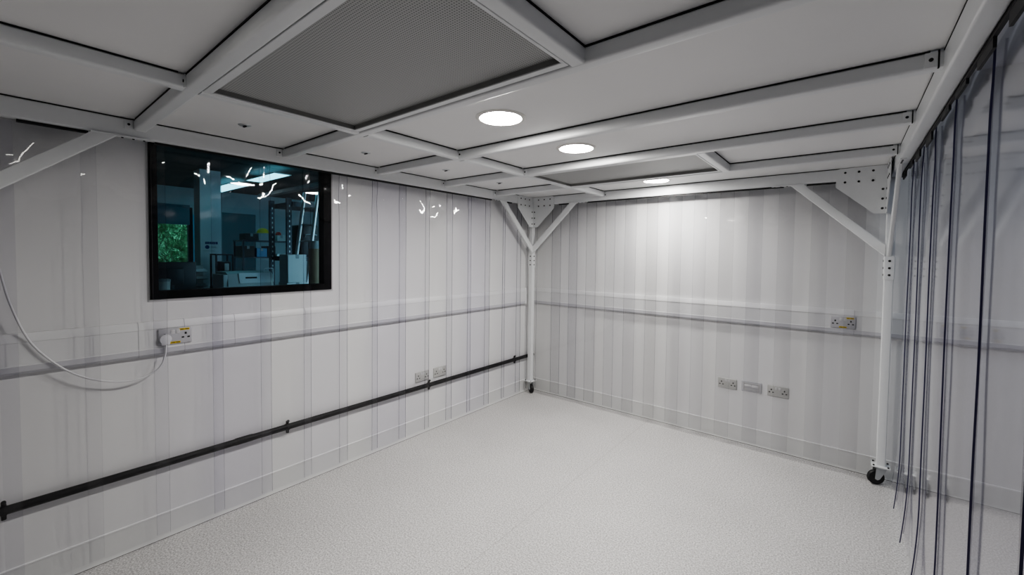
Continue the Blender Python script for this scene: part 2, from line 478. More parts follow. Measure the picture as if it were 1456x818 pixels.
# bolts
def bolt(parent, p, n, r=.007, h=.005):
    b = bmesh.new(); p = Vector(p); n = Vector(n)
    cyl(b, p-n*.001, p+n*h, r, r*.85, 12)
    return obj('bolt', b, M['bolt'], parent)

# corner gussets on the back posts: folded plate with two wings
def gusset(px, py, sx, sy):
    """sx, sy: direction (into the room) in which the wings run along back rail (x) and side rail (y)."""
    zt, z1, z2, z3 = ZC-.002, ZB-.002, ZB-.045, ZB-.24
    fx = px + sx*T/2; fy = py + sy*T/2         # inner faces of the post
    L = .325
    th = .004
    def wing(axis):
        b = bmesh.new()
        prof = [(0, zt), (L*.93, zt-.001), (L, ZT-.006), (L, z2), (.112, z3), (0, z3)]
        if axis == 'x':   # lies on the plane y = fy
            y0 = fy + sy*.001
            a = [b.verts.new((fx-sx*.048+sx*u, y0, z)) for u, z in prof]; c = [b.verts.new((fx-sx*.048+sx*u, y0+sy*th, z)) for u, z in prof]
        else:
            x0 = fx + sx*.001
            a = [b.verts.new((x0, fy-sy*.048+sy*u, z)) for u, z in prof]; c = [b.verts.new((x0+sx*th, fy-sy*.048+sy*u, z)) for u, z in prof]
        n = len(prof)
        b.faces.new(a); b.faces.new(c[::-1])
        for i in range(n): b.faces.new((a[i], c[i], c[(i+1) % n], a[(i+1) % n]))
        g = obj('gusset', b, M['steel'], fr_)
        us = (.05, .125, .20, .275)
        for u in us[1:] if True else us:
            for z in (ZB+.055, ZB-.012):
                p = (fx-sx*.048+sx*u, fy+sy*(th+.001), z) if axis == 'x' else (fx+sx*(th+.001), fy-sy*.048+sy*u, z)
                bolt(g, p, (0, sy, 0) if axis == 'x' else (sx, 0, 0), .0078, .003)
        for z in (ZB-.075, ZB-.14, ZB-.205):
            p = (fx+sx*.024, fy+sy*(th+.001), z) if axis == 'x' else (fx+sx*(th+.001), fy+sy*.024, z)
            bolt(g, p, (0, sy, 0) if axis == 'x' else (sx, 0, 0), .0078, .003)
    wing('x'); wing('y')
gusset(PX['l'], RB+T/2, 1, -1); gusset(PX['r'], RB+T/2, -1, -1)
gusset(PX['l'], NF-T/2, 1, 1); gusset(PX['r'], NF-T/2, -1, 1)

# diagonal braces with end plates and post sleeves
def brace(p_post, p_rail, along, sgn, cdepth, depthdir):
    """Diagonal of 30 x 45 section in the plane of a side; along: 'x' or 'y', post at p_post=(a,z), rail at p_rail=(a,z)."""
    a0, z0 = p_post; a1, z1 = p_rail
    d = Vector((a1-a0, z1-z0)); L = d.length; d /= L; n = Vector((-d.y, d.x))
    hw = .029; b = bmesh.new()
    # section ends cut flush with the post face and the underside of the rail
    def pt(s, w):
        q = Vector((a0, z0)) + n*w
        if s == 0:   # cut on vertical line a = a0
            t = (a0 - q.x)/d.x; q = q + d*t
        else:
            t = (z1 - q.y)/d.y; q = q + d*t
        return q
    pr = [pt(0, -hw), pt(1, -hw), pt(1, hw), pt(0, hw)]
    lo, hi = sorted((cdepth-.011, cdepth+.011))
    def P(q, c): return (q.x, c, q.y) if along == 'x' else (c, q.x, q.y)
    A = [b.verts.new(P(q, lo)) for q in pr]; B = [b.verts.new(P(q, hi)) for q in pr]
    b.faces.new(A); b.faces.new(B[::-1])
    for i in range(4): b.faces.new((A[i], A[(i+1) % 4], B[(i+1) % 4], B[i]))
    lon = [e for e in b.edges if abs((e.verts[0].co-e.verts[1].co).length) > .3]
    bmesh.ops.bevel(b, geom=lon, offset=.005, segments=3, profile=.5, affect='EDGES')
    o = obj('brace', b, M['steel'], fr_)
    # plate under the rail
    b = bmesh.new(); e0, e1 = sorted((a1 - sgn*.05, a1 + sgn*.16))
    if along == 'x': box(b, e0, e1, lo-.004, hi, ZB-.006, ZB+.001)
    else: box(b, lo, hi+.004, e0, e1, ZB-.006, ZB+.001)
    pl = obj('brace_plate', b, M['steel'], fr_)
    for k in (.06, .10, .14):
        p = (a1+sgn*k, cdepth, ZB-.006) if along == 'x' else (cdepth, a1+sgn*k, ZB-.006)
        bolt(pl, p, (0, 0, -1), .005, .004)
bcx = RI-.006; bcy = RB+.006
brace((RB, 1.61), (RB-.51, ZB-.001), 'y', -1, bcx, 1)
brace((RI, 1.61), (RI+.51, ZB-.001), 'x', 1, bcy, 1)
brace((PX['r']-T/2, 1.61), (PX['r']-T/2-.51, ZB-.001), 'x', -1, bcy, 1)
brace((RB, 1.61), (RB-.51, ZB-.001), 'y', -1, PX['r']-.002, 1)
brace((NF, 1.58), (NF+.625, ZB-.001), 'y', 1, bcx, 1)
brace((NF, 1.61), (NF+.51, ZB-.001), 'y', 1, PX['r']-.002, 1)
for px, py, k in POSTS:
    b = bmesh.new(); tube(b, 'z', 1.415, 1.57, (px, py), T+.008, T+.008, .006); s = obj('post_sleeve', b, M['steel'], fr_)
    sx = 1 if k[1] == 'l' else -1; sy = -1 if k[0] == 'b' else 1
    for z in (1.445, 1.492, 1.54):
        bolt(s, (px, py+sy*(T/2+.004), z), (0, sy, 0), .0078, .003)
        bolt(s, (px+sx*(T/2+.004), py, z), (sx, 0, 0), .0078, .003)
# bolted beam-end brackets
def bracket(x, y, z0, face, w=.034):
    b = bmesh.new()
    if face == '-y': rbox(b, x-w/2, x+w/2, y-.005, y, z0, z0+.047, .002); n = (0, -1, 0); p = (x, y-.005, z0+.024)
    elif face == '+x': rbox(b, x, x+.005, y-w/2, y+w/2, z0, z0+.047, .002); n = (1, 0, 0); p = (x+.005, y, z0+.024)
    br = obj('beam_bracket', b, M['steel'], fr_); bolt(br, p, n, .006, .003)
for y in XB:
    bracket(RI, y-.018, ZBB+.001, '+x')
    bracket(RX-.028, y, ZBB+.001, '-y', .03)
    b = bmesh.new(); box(b, RX-.0125, RX-.0085, y-.0012, y+.01, ZBB-.001, ZT+.001); part('beam_end_gap', b, 'shadow_gap')  # black strip put in as the dark gap at the beam end
for y in (XB[0], XB[2], XB[3], XB[4]):
    if y != XB[0]: bracket(SX+BW/2+.012, y, ZBB+.001, '-y', .024)
bracket(SX-.012+BW/2+.012, XB[0], ZBB+.001, '-y', .024)
bracket(SX+BW/2+.012, RB, ZT-.06, '-y', .024)
# castors
def castor(px, py, ang):
    c = bmesh.new(); rbox(c, px-.05, px+.05, py-.05, py+.05, .130, .138, .002)
    pl = obj('castor_plate', c, M['steel'], fr_)
    for ix in (-1, 1):
        for iy in (-1, 1): bolt(pl, (px+ix*.038, py+iy*.038, .138), (0, 0, 1), .006, .007)
    ca, sa = math.cos(ang), math.sin(ang)
    R = Matrix.Translation((px, py, 0)) @ Matrix.Rotation(ang, 4, 'Z')
    t = bmesh.new()
    cyl(t, (0, 0, .118), (0, 0, .131), .034, .040, 24)
    for s in (-1, 1):
        pr = [(-.034, .120), (.030, .120), (-.012, .044), (-.026, .036), (-.040, .044)]
        A = [t.verts.new((u, s*.019, z)) for u, z in pr]; B = [t.verts.new((u, s*.0225, z)) for u, z in pr]
        t.faces.new(A); t.faces.new(B[::-1])
        for i in range(5): t.faces.new((A[i], A[(i+1) % 5], B[(i+1) % 5], B[i]))
    cyl(t, (-.026, -.027, .050), (-.026, .027, .050), .007, n=12)
    b = bmesh.new(); merge(b, t, 0, R); obj('castor_fork', b, M['zinc'], fr_)
    t = bmesh.new(); prof = [(.008, -.016), (.036, -.016), (.046, -.013), (.050, -.006), (.050, .006), (.046, .013), (.036, .016), (.008, .016)]
    lathe(t, prof, (-.026, 0, .050), (0, 1, 0), 36)
    b = bmesh.new(); merge(b, t, 0, R); obj('castor_wheel', b, M['rubber'], fr_)
castor(PX['l'], RB+T/2, math.radians(150)); castor(PX['r'], RB+T/2, math.radians(25))
castor(PX['l'], NF-T/2, math.radians(200)); castor(PX['r'], NF-T/2, math.radians(20))

# ------------------------------------------------------------------ ceiling boards (lift-out)
bays = list(zip([NF] + [y+BW for y in XB], XB + [RB]))
bay_words = ['in the bay nearest the camera', 'beside the big fan filter', 'in the second bay from the near end', 'in the third bay from the near end', 'beside the far fan filter', 'along the back rail']
def board(x0, x1, y0, y1, label, fastener=None):
    b = bmesh.new(); rbox(b, x0, x1, y0, y1, ZC, ZC+.016, .002, 1)
    o = obj('canopy_board', b, M['board']); tag(o, label, 'ceiling board', 'white ceiling boards laid on the frame', 'thing')
    if fastener:
        fx, fy = fastener
        t = bmesh.new()
        lathe(t, [(0, -.004), (.018, -.005), (.026, -.003), (.030, 0), (.030, .001)], (fx, fy, ZC), (0, 0, 1), 28)
        f = obj('panel_fastener', t, M['zinc'], o)
        t = bmesh.new(); rbox(t, fx-.014, fx+.014, fy-.005, fy+.005, ZC-.010, ZC-.004, .0015)
        obj('fastener_key', t, M['bolt'], f)
    return o
EL = SX-BW/2+.012; ER = SX+BW/2-.012
fast = {1: (-2.40, .823), 2: (-2.415, 1.515), 3: (-2.40, 2.183), 4: (-2.43, 2.844)}
lbl_left = ['narrow white ceiling board on the left rail, nearest the camera',
            'narrow white ceiling board with round fastener, left of the big fan filter',
            'narrow white ceiling board with round fastener, left of the nearest downlight in view',
            'narrow white ceiling board with round fastener, left of the second downlight',
            'narrow white ceiling board with round fastener, left of the far fan filter',
            'narrow plain white ceiling board above the back corner gusset']
for i, (a, b_) in enumerate(bays):
    board(RI-.012, EL, a-.012, b_+.012, lbl_left[i], fast.get(i))
board(ER, RX+.012, bays[0][0]-.012, bays[0][1]+.012, 'wide white ceiling board on the near side of the big fan filter')
board(ER, RX+.012, bays[2][0]-.012, bays[2][1]+.012, 'wide white ceiling board holding the largest lit downlight')
board(ER, RX+.012, bays[3][0]-.012, bays[3][1]+.012, 'wide white ceiling board holding the middle one of three downlights')
board(ER, RX+.012, bays[5][0]-.012, bays[5][1]+.012, 'wide white ceiling board along the back rail with the farthest downlight')
board(RSX+BW/2-.012, RX+.012, bays[1][0]-.012, bays[1][1]+.012, 'square white ceiling board right of the big fan filter')
board(RSX+BW/2-.012, RX+.012, bays[4][0]-.012, bays[4][1]+.012, 'square white ceiling board right of the far fan filter')

# fan filter units hung between the beams
def ffu(y0, y1, label):
    x0, x1 = SX+BW/2+.002, RSX-BW/2-.002; y0 += .003; y1 -= .007
    t = thing('fan_filter_unit', label, 'air filter', ((x0+x1)/2, (y0+y1)/2, ZBB), 0, 'fan filter units in the ceiling')
    fl = .028; zf = ZBB+.004
    b = bmesh.new()
    for r in ((x0, x1, y0, y0+fl), (x0, x1, y1-fl, y1), (x0, x0+.012, y0+fl, y1-fl), (x1-.012, x1, y0+fl, y1-fl)):
        rbox(b, *r, zf, zf+.006, .0015, 1)
    obj('flange', b, M['steel'], t)
    gx0, gx1, gy0, gy1 = x0+.012, x1-.012, y0+fl, y1-fl
    b = bmesh.new(); zr = ZBB+.026; w = .004
    box(b, gx0-w, gx0, gy0, gy1, zf+.004, zr+.01); box(b, gx1, gx1+w, gy0, gy1, zf+.004, zr+.01)
    box(b, gx0-w, gx1+w, gy0-w, gy0, zf+.004, zr+.01); box(b, gx0-w, gx1+w, gy1, gy1+w, zf+.004, zr+.01)
    obj('recess_lip', b, M['recess'], t)
    b = bmesh.new(); box(b, gx0, gx1, gy0, gy1, zr, zr+.004); obj('grille', b, M['grille'], t)
    b = bmesh.new(); rbox(b, gx0-w, gx1+w, gy0-w, gy1+w, zr+.006, zr+.30, .01); obj('fan_housing', b, M['steel'], t)
    b = bmesh.new(); lathe(b, [(.16, 0), (.16, .05), (.13, .07), (0, .07)], ((gx0+gx1)/2, (gy0+gy1)/2, zr+.30)); obj('air_inlet', b, M['o_grey'], t)
ffu(bays[1][0], bays[1][1], 'large fan filter unit with perforated grey face, nearest the camera')
ffu(bays[4][0], bays[4][1], 'far fan filter unit with grey face near the back rail')

# downlights
def downlight(x, y, label, first=[None]):
    if first[0] is None:
        t = thing('recessed_downlight', label, 'downlight', (x, y, ZC), 0, 'round downlights in the ceiling')
        b = bmesh.new(); lathe(b, [(.098, .001), (.098, -.006), (.104, -.008), (.113, -.006), (.118, -.001), (.118, .001)], (x, y, ZC), n=56)
        obj('trim_ring', b, M['ring'], t)
        b = bmesh.new(); lathe(b, [(.0985, -.003), (.06, -.0045), (0, -.005)], (x, y, ZC), n=56)
        obj('diffuser', b, M['led'], t)
        first[0] = t
    else:
        t = copy_tree(first[0]); t.location = (x, y, ZC); t['label'] = label
    return t
downlight(-1.285, 1.508, 'round lit downlight just beyond the big fan filter, largest in view')
downlight(-1.280, 2.196, 'round lit downlight in the middle of the three in the ceiling')
downlight(-1.272, 3.507, 'round lit downlight close to the back rail, seen edge on')
downlight(-1.30, .06, 'round lit downlight above the camera, on the near side of the big fan filter')
for ch in bpy.data.objects['recessed_downlight.003'].children:
    if ch.name.startswith('diffuser'):
        ch.material_slots[0].link = 'OBJECT'; ch.material_slots[0].material = M['led_dim']

# ------------------------------------------------------------------ clear PVC strips
def pvc(axis, a0, a1, depth, side, seed, label, group, ztop=ZB-.011, zbot=.055, bow=.003, wob=.0018, soft=True, skew=0.0, curl=0.0, ripple=1.0, tone='strip_1', tilt=0.0):
    """One strip. axis: direction of its width. depth: plane coordinate; side: +1/-1 which way the strip bows (towards the room)."""
    rnd = random.Random(seed); ph = [rnd.uniform(0, 6.28) for _ in range(8)]
    k1, k2 = rnd.uniform(.7, 1.3), rnd.uniform(.7, 1.3)
    nu, nz = 10, 40; w = a1-a0; th = .0045 if soft else .005
    bm = bmesh.new(); g = []
    for j in range(nz+1):
        t = j/nz; z = ztop + (zbot-ztop)*t; row = []
        top = math.exp(-((ztop-z-.12)/.11)**2)           # ripples close to the hooks
        for i in range(nu+1):
            s = i/nu; x = s*2-1
            d = bow*(1-x*x)*(.3+.7*min(1, t*5)) 
            d += wob*(math.sin(3.1*k1*z+ph[0])*math.cos(2.2*s+ph[1])*.7 + .25*math.sin(7.3*k2*z+ph[2]+1.7*s))
            d += ripple*top*(.0045*math.sin(7*s*k1+ph[3])*math.sin((ztop-z)*18+ph[4]) + .0025*math.cos(12*s+ph[5]+(ztop-z)*13))
            d += .003*k1*math.sin(2.5*s+ph[6])*max(0, 1-t*9)
            d += curl*max(0, (t-.80)/.20)**2*abs(x)
            sh = skew*t + (.004*math.sin(ph[7]+2.0*z) if abs(skew) > 0 else 0)
            a = a0 + s*w + sh
            p = (a, depth+side*d+tilt*s, z) if axis == 'x' else (depth+side*d+tilt*s, a, z)
            row.append(bm.verts.new(p))
        g.append(row)
    for j in range(nz):
        for i in range(nu):
            bm.faces.new((g[j][i], g[j][i+1], g[j+1][i+1], g[j+1][i]))
    # cut edges
    off = Vector((0, -side*th, 0)) if axis == 'x' else Vector((-side*th, 0, 0))
    for i in (0, nu):
        e = [bm.verts.new(g[j][i].co + off) for j in range(nz+1)]
        for j in range(nz):
            f = bm.faces.new((g[j][i], g[j+1][i], e[j+1], e[j])); f.material_index = 1
    o = obj('curtain_strip', bm, [M[tone], M['stripedge_soft'] if soft else M['stripedge']], sharp=60, recalc=False)
    return tag(o, label, 'plastic strip', group)

# left curtain
pitch = .2527; y0 = 3.559
n = 0
while True:
    e = y0 - n*pitch                # the far edge seen at e; strip runs e-pitch .. e+overlap
    a0, a1 = e-.001, e+pitch+.052
    if n == 0: a1 = RB-.034
    if a1 < NF+.1: break
    a0 = max(a0, NF+.004)
    if a0 > RB-.05: n += 1; continue
    pvc('y', a0, a1, TLX + (.007 if n % 2 else -.006), 1, 100+n,
        'clear plastic strip on the curtain over the window wall, %s from the corner post' % ORD[n], 'clear strips over the window wall',
        tone='strip_' + '01021012010210'[n % 14], ripple=1.4)
    n += 1
# back curtain
pitch = .2075; n = 0
xe = -2.708
while xe < .10:
    a1 = min(xe+.31, .163)
    nth = ORD[n]
    pvc('x', xe, a1, TBY + (-.006 if n % 2 else .005), -1, 300+n,
        'clear plastic strip on the back wall curtain, %s from the corner post' % nth, 'clear strips over the back wall', tone='strip_b' + '0110100101101001'[n % 16])
    xe += pitch; n += 1
# right curtain, seen almost edge on
near = [3.36, 2.95, 2.55, 2.12, 1.64, 1.235, .86, .45, .0]
for n, a0 in enumerate(near):
    a1 = near[n-1] + .09 if n else 3.745
    pvc('y', a0, a1, .276, -1, 500+n,
        'clear plastic strip on the curtain right of the wheeled post, %s from that post' % ORD[n], 'clear strips right of the wheeled post',
        ztop=ZB+.02, zbot=.06+.012*(n % 3), bow=.005, wob=.0015, soft=False, skew=-.008, curl=.02 if n < 4 else .006, ripple=.3, tone='strip_r', tilt=.018)

# ------------------------------------------------------------------ dado trunking, sockets, pipe, cable
TZ0, TZ1, TD = 1.001, 1.180, .035
prof = [(0, TZ0), (TD-.012, TZ0), (TD, TZ0+.012), (TD, TZ0+.038), (TD-.003, TZ0+.040), (TD-.003, TZ0+.138), (TD, TZ0+.140), (TD, TZ0+.146), (TD-.014, TZ1), (0, TZ1)]
def trunk(along, a0, a1, w, label, joints):
    U = (1, 0, 0) if along == 'y' else (0, -1, 0)
    P = (lambda a: (w, a, 0)) if along == 'y' else (lambda a: (a, w, 0))
    b = bmesh.new(); prism(b, prof, P(a0), P(a1), U, (0, 0, 1))
    o = obj('dado_rail_trunking', b, M['trunk'], sharp=25); tag(o, label, 'cable trunking', 'white dado trunking')
    # darker lower edge profile
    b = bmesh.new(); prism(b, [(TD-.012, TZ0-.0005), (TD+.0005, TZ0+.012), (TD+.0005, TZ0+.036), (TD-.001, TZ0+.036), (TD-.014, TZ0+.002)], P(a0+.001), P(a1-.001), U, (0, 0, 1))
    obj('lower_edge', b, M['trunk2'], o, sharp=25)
    for j in joints:
        b = bmesh.new(); pr2 = [(u+.0006 if u > 0 else 0, z+(.0006 if z > 1.1 else -.0006)) for u, z in prof]
        prism(b, pr2, P(j-.0012), P(j+.0012), U, (0, 0, 1)); obj('cover_joint', b, M['seamline'], o)
    if along == 'y':
        b = bmesh.new(); pr3 = [(u+.003 if u > 0 else 0, z+(.003 if z > 1.1 else -.003)) for u, z in prof]
        prism(b, pr3, P(a1-.03), P(a1+.004), U, (0, 0, 1)); obj('end_cap', b, M['trunk'], o, sharp=25)
trunk('y', YF+.01, 3.772, XL+.001, 'white dado trunking along the window wall with rounded end cap', [.47, .66, .90, 1.31, 2.6])
trunk('x', XL+.045, XR-.01, YB-.001, 'white dado trunking along the back wall behind the strips', [.05, -1.5])

W2, H2 = .146, .086
def pins(t, cx):
    b = bmesh.new()
    rbox(b, cx-.0045, cx+.0045, -.0106, -.0098, .005, .0165, .0003, 1)
    for s in (-1, 1): box(b, cx+s*.0125-.0055, cx+s*.0125+.0055, -.0105, -.0098, -.0145, -.0065)
    obj('pin_holes', b, M['slot'], t, local=True)
def socket(loc, rz, label, kind, group):
    t = thing('double_socket', label, 'wall socket', loc, rz, group)
    b = bmesh.new(); rbox(b, -W2/2, W2/2, -.010, 0, -H2/2, H2/2, .004, 3); obj('socket_plate', b, M[kind], t, local=True)
    for s in (-1, 1):
        pins(t, s*.045)
        b = bmesh.new(); rbox(b, s*.011-.0085, s*.011+.0085, -.0125, -.009, .012, .034, .0015); obj('rocker_switch', b, M['rocker'], t, local=True)
    return t
def sticker(t, x, z):
    b = bmesh.new(); rbox(b, x-.022, x+.022, -.0106, -.0098, z-.0055, z+.0055, .0003, 1); s = obj('yellow_sticker', b, M['yellow'], t, local=True)
    s['label'] = 'small yellow sticker'
    b = bmesh.new()
    for k in (-1, 1): box(b, x+k*.010-.008, x+k*.010+.008, -.0109, -.0100, z-.002, z+.002)
    obj('sticker_print', b, M['ink'], s, local=True)
gb = 'brushed double sockets low on the walls'
s1 = socket((-.770, YB, .477), 0, 'grey double socket low on back wall, left of the switch plate', 'sockplate', gb)
def dup(t, loc, rz, label):
    c = copy_tree(t); c.location = loc; c.rotation_euler = (0, 0, rz); c['label'] = label; return c
dup(s1, (-.403, YB, .483), 0, 'grey double socket low on back wall, right of the switch plate')
dup(s1, (XL, 2.321, .496), PI/2, 'grey double socket above the black pipe, farther from the corner')
dup(s1, (XL, 2.520, .495), PI/2, 'grey double socket above the black pipe, nearer the corner')
gd = 'double sockets with yellow stickers on the trunking'
d1 = socket((-.013, YB-TD+.003, 1.087), 0, 'double socket with yellow stickers on the back wall trunking', 'sockplate2', gd)
sticker(d1, .040, .033); sticker(d1, 0, -.034)
dup(d1, (XL+TD-.003, .618, 1.095), PI/2, 'double socket with yellow stickers and a white plug, on the window wall')
# switch plate (two shuttered outlets) between the low sockets
t = thing('outlet_plate', 'grey outlet plate with white shutters between two sockets on back wall', 'outlet', (-.589, YB, .484), 0)
b = bmesh.new(); rbox(b, -W2/2, W2/2, -.009, 0, -H2/2, H2/2, .004, 3); obj('face_plate', b, M['sockplate2'], t, local=True)
b = bmesh.new()
for r in ((-.058, .058, .022, .027), (-.058, .058, -.027, -.022), (-.058, -.053, -.027, .027), (.053, .058, -.027, .027)): rbox(b, r[0], r[1], -.0125, -.008, r[2], r[3], .001, 1)
obj('inner_bezel', b, M['sockplate'], t, local=True)
for s in (-1, 1):
    b = bmesh.new(); rbox(b, s*.026-.024, s*.026+.024, -.016, -.008, -.002, .016, .003); obj('shutter', b, M['sockwhite'], t, local=True)

# plug and its cable behind the strips
PXp = XL+TD-.0025+.010
t = thing('power_cable', 'white plug and looped cable hanging from the window wall socket', 'power cable', (PXp, .575, 1.07))
b = bmesh.new(); lathe(b, [(0, 0), (.026, 0), (.0265, .005), (.024, .014), (.018, .015), (0, .015)], (PXp-.0005, .575, 1.083), (1, 0, 0), 28)
rbox(b, PXp, PXp+.014, .556, .594, 1.052, 1.083, .006)
obj('plug', b, M['cable'], t)
px_path = [(.577, 1.052), (.572, 1.00), (.545, .935), (.475, .90), (.40, .899), (.305, .93), (.225, .985), (.155, 1.065), (.10, 1.16), (.055, 1.31), (.03, 1.45), (.005, 1.62), (-.02, 1.85)]
b = bmesh.new(); sweep(b, [(PXp+.006 - (.0 if k < 2 else .0), y, z) for k, (y, z) in enumerate(px_path)], .0042, 10); obj('flex', b, M['cable'], t)
# black pipe with clips
t = thing('waste_pipe', 'black pipe clipped along the foot of the window wall', 'pipe', (XL+.045, 1.76, .40))
b = bmesh.new(); pc = XL+.0275
cyl(b, (pc, YF+.01, .4235), (pc, 3.92, .4075), .0185, n=28); obj('pipe_run', b, M['pipe'], t)
for y in (-1.1, .02, 1.195, 2.375, 3.575):
    z = .4235 + (.4075-.4235)*(y-YF)/(3.92-YF)
    b = bmesh.new(); lathe(b, [(.019, -.009), (.0225, -.009), (.0225, .009), (.019, .009)], (pc, y, z), (0, 1, 0), 24)
    rbox(b, XL+.001, pc-.015, y-.012, y+.012, z-.006, z+.006, .002)
    for s in (-1, 1): rbox(b, pc-.008, pc+.008, y-.008, y+.008, z+s*.028-.012, z+s*.028+.012, .004)
    cyl(b, (pc, y, z+.034), (pc+.014, y, z+.042), .008, n=12)
    obj('pipe_clip', b, M['pipe'], t)
b = bmesh.new(); cyl(b, (pc, .90, .4160), (pc, .99, .4158), .0205, n=28); obj('pipe_coupling', b, M['pipe'], t)

# ------------------------------------------------------------------ panel lights outside the enclosure; the aisle pair is added
def led_panel(x0, x1, y0, y1, z, mat, label, group):
    t = thing('led_panel', label, 'ceiling light', ((x0+x1)/2, (y0+y1)/2, z), 0, group)
    b = bmesh.new()
    w = .012
    for r in ((x0, x1, y0, y0+w), (x0, x1, y1-w, y1), (x0, x0+w, y0+w, y1-w), (x1-w, x1, y0+w, y1-w)): box(b, *r, z-.012, z)
    obj('panel_frame', b, M['o_white'], t)
    b = bmesh.new(); v = [b.verts.new(p) for p in ((x0+w, y0+w, z-.006), (x0+w, y1-w, z-.006), (x1-w, y1-w, z-.006), (x1-w, y0+w, z-.006))]
    b.faces.new(v); obj('light_diffuser', b, M[mat], t, recalc=False)
M['aisle_fill_led'] = emat('aisle_fill_led', (.80, .89, 1.0), 4.2)  # unseen panels added for the bluish light from beyond the curtain
led_panel(1.2, 1.8, .6, 1.2, ROOM_H-.001, 'aisle_fill_led', 'added unseen fill light over the aisle right of the clear curtain, near end', 'added aisle fill lights')
led_panel(1.2, 1.8, 2.6, 3.2, ROOM_H-.001, 'aisle_fill_led', 'added unseen fill light over the aisle right of the clear curtain, far end', 'added aisle fill lights')

# ------------------------------------------------------------------ office beyond the window
OX = -10.6
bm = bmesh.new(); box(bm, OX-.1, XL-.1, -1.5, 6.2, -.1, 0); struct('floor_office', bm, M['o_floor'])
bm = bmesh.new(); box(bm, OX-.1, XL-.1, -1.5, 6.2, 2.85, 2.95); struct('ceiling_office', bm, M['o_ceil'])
bm = bmesh.new(); box(bm, OX-.1, XL-.1, -1.6, -1.5, 0, 2.85); struct('wall_office_left', bm, M['o_wall'])
bm = bmesh.new(); box(bm, OX-.1, XL-.1, 6.2, 6.3, 0, 2.85); struct('wall_office_right', bm, M['o_wall'])
FY0, FY1, FZ0, FZ1 = .9, 2.60, 1.0, 2.45
bm = bmesh.new()
box(bm, OX-.1, OX, -1.5, FY0, 0, 2.85); box(bm, OX-.1, OX, FY1, 6.2, 0, 2.85)
box(bm, OX-.1, OX, FY0, FY1, 0, FZ0); box(bm, OX-.1, OX, FY0, FY1, FZ1, 2.85)
struct('wall_office_far', bm, M['o_wall'])
bm = bmesh.new()
for r in ((FY0, FY0+.06, FZ0, FZ1), (FY1-.02, FY1+.05, FZ0, FZ1), (FY0, FY1, FZ0, FZ0+.06), (FY0, FY1, FZ1-.06, FZ1)):
    box(bm, OX-.08, OX+.02, r[0], r[1], r[2], r[3])
w2 = struct('window_2', bm, M['winframe'])
b = bmesh.new(); box(b, OX+.02, OX+.03, FY0+.02, FY1+.0, 2.09, 2.46); cyl(b, (OX+.025, FY0+.02, 2.47), (OX+.025, FY1, 2.47), .025, n=16)
o = obj('roller_blind', b, M['o_blind']); tag(o, 'dark roller blind pulled half down over the far office window', 'blind')
# white column and the blue reveal beside it
bm = bmesh.new(); box(bm, -8.3, -8.0, 2.10, 2.385, 0, 2.85); struct('column_office', bm, M['o_white'])
bm = bmesh.new(); box(bm, OX, OX+.012, 2.66, 2.96, .8, 2.30); struct('trim_1', bm, M['o_blue'])
bm = bmesh.new(); box(bm, OX, OX+.03, 3.16, 3.82, 0, 2.40); d3 = struct('door_1', bm, M['o_dark'])
b = bmesh.new(); box(b, OX, OX+.05, 3.82, 3.87, 0, 2.45); box(b, OX, OX+.05, 3.11, 3.16, 0, 2.45); box(b, OX, OX+.05, 3.16, 3.82, 2.40, 2.45); obj('door_frame', b, M['o_wall'], d3)
# dark ceiling services
t = bmesh.new(); cyl(t, (-10.4, .9, 2.66), (-3.2, .9, 2.66), .14, n=28); tag(obj('hanging_air_duct', t, M['o_grey']), 'round dark air duct under the office ceiling beyond the window', 'duct')
t = bmesh.new(); box(t, -9.0, -3.4, 3.3, 3.42, 2.62, 2.68); tag(obj('hanging_cable_tray', t, M['o_rack']), 'dark cable tray under the office ceiling beyond the window', 'cable tray')
go = 'lit panels on the office ceiling'
led_panel(-9.95, -8.55, 2.66, 2.98, 2.76, 'o_led', 'long lit ceiling panel beyond the window, farther and lower in view', go)
led_panel(-7.87, -6.74, 2.69, 2.95, 2.75, 'o_led', 'long lit ceiling panel beyond the window, nearer and higher in view', go)
led_panel(-5.4, -4.2, 4.4, 4.7, 2.76, 'o_led_fill', 'unseen ceiling panel added to light the office, out at the right', go)  # added out of view to brighten the office
# notice on the column: printed heading too small to read, round blue symbol
t = thing('wall_notice', 'white notice with navy heading and round symbol on the office column', 'notice', (-8.0, 2.245, 1.55))
b = bmesh.new(); box(b, -8.0, -7.996, 2.13, 2.36, 1.555, 1.73); obj('notice_sheet', b, M['o_white'], t)
b = bmesh.new()
x = 2.163
for wd in (.020, .024, .012, .022, .022, .020, .026): box(b, -7.996, -7.995, x, x+wd, 1.668, 1.708); x += wd+.004
obj('notice_heading', b, M['o_navy'], t)
b = bmesh.new(); cyl(b, (-7.996, 2.19, 1.622), (-7.9945, 2.19, 1.622), .030, n=24); obj('round_symbol', b, M['o_navy'], t)
b = bmesh.new(); box(b, -7.996, -7.995, 2.235, 2.31, 1.625, 1.633); box(b, -7.996, -7.995, 2.235, 2.32, 1.608, 1.616); box(b, -7.996, -7.995, 2.135, 2.30, 1.557, 1.563); obj('notice_lines', b, M['o_grey'], t)

# bench
t = thing('lab_bench', 'grey bench holding printer and monitor in the office', 'bench', (-7.1, 2.0, 0))
b = bmesh.new(); rbox(b, -7.75, -6.45, .9, 2.74, .86, .90, .005); obj('bench_top', b, M['o_grey'], t)
for lx in (-7.68, -6.52):
    for ly in (.97, 2.68):
        b = bmesh.new(); tube(b, 'z', 0, .86, (lx, ly), .05, .05, .005); obj('leg', b, M['o_rack'], t)
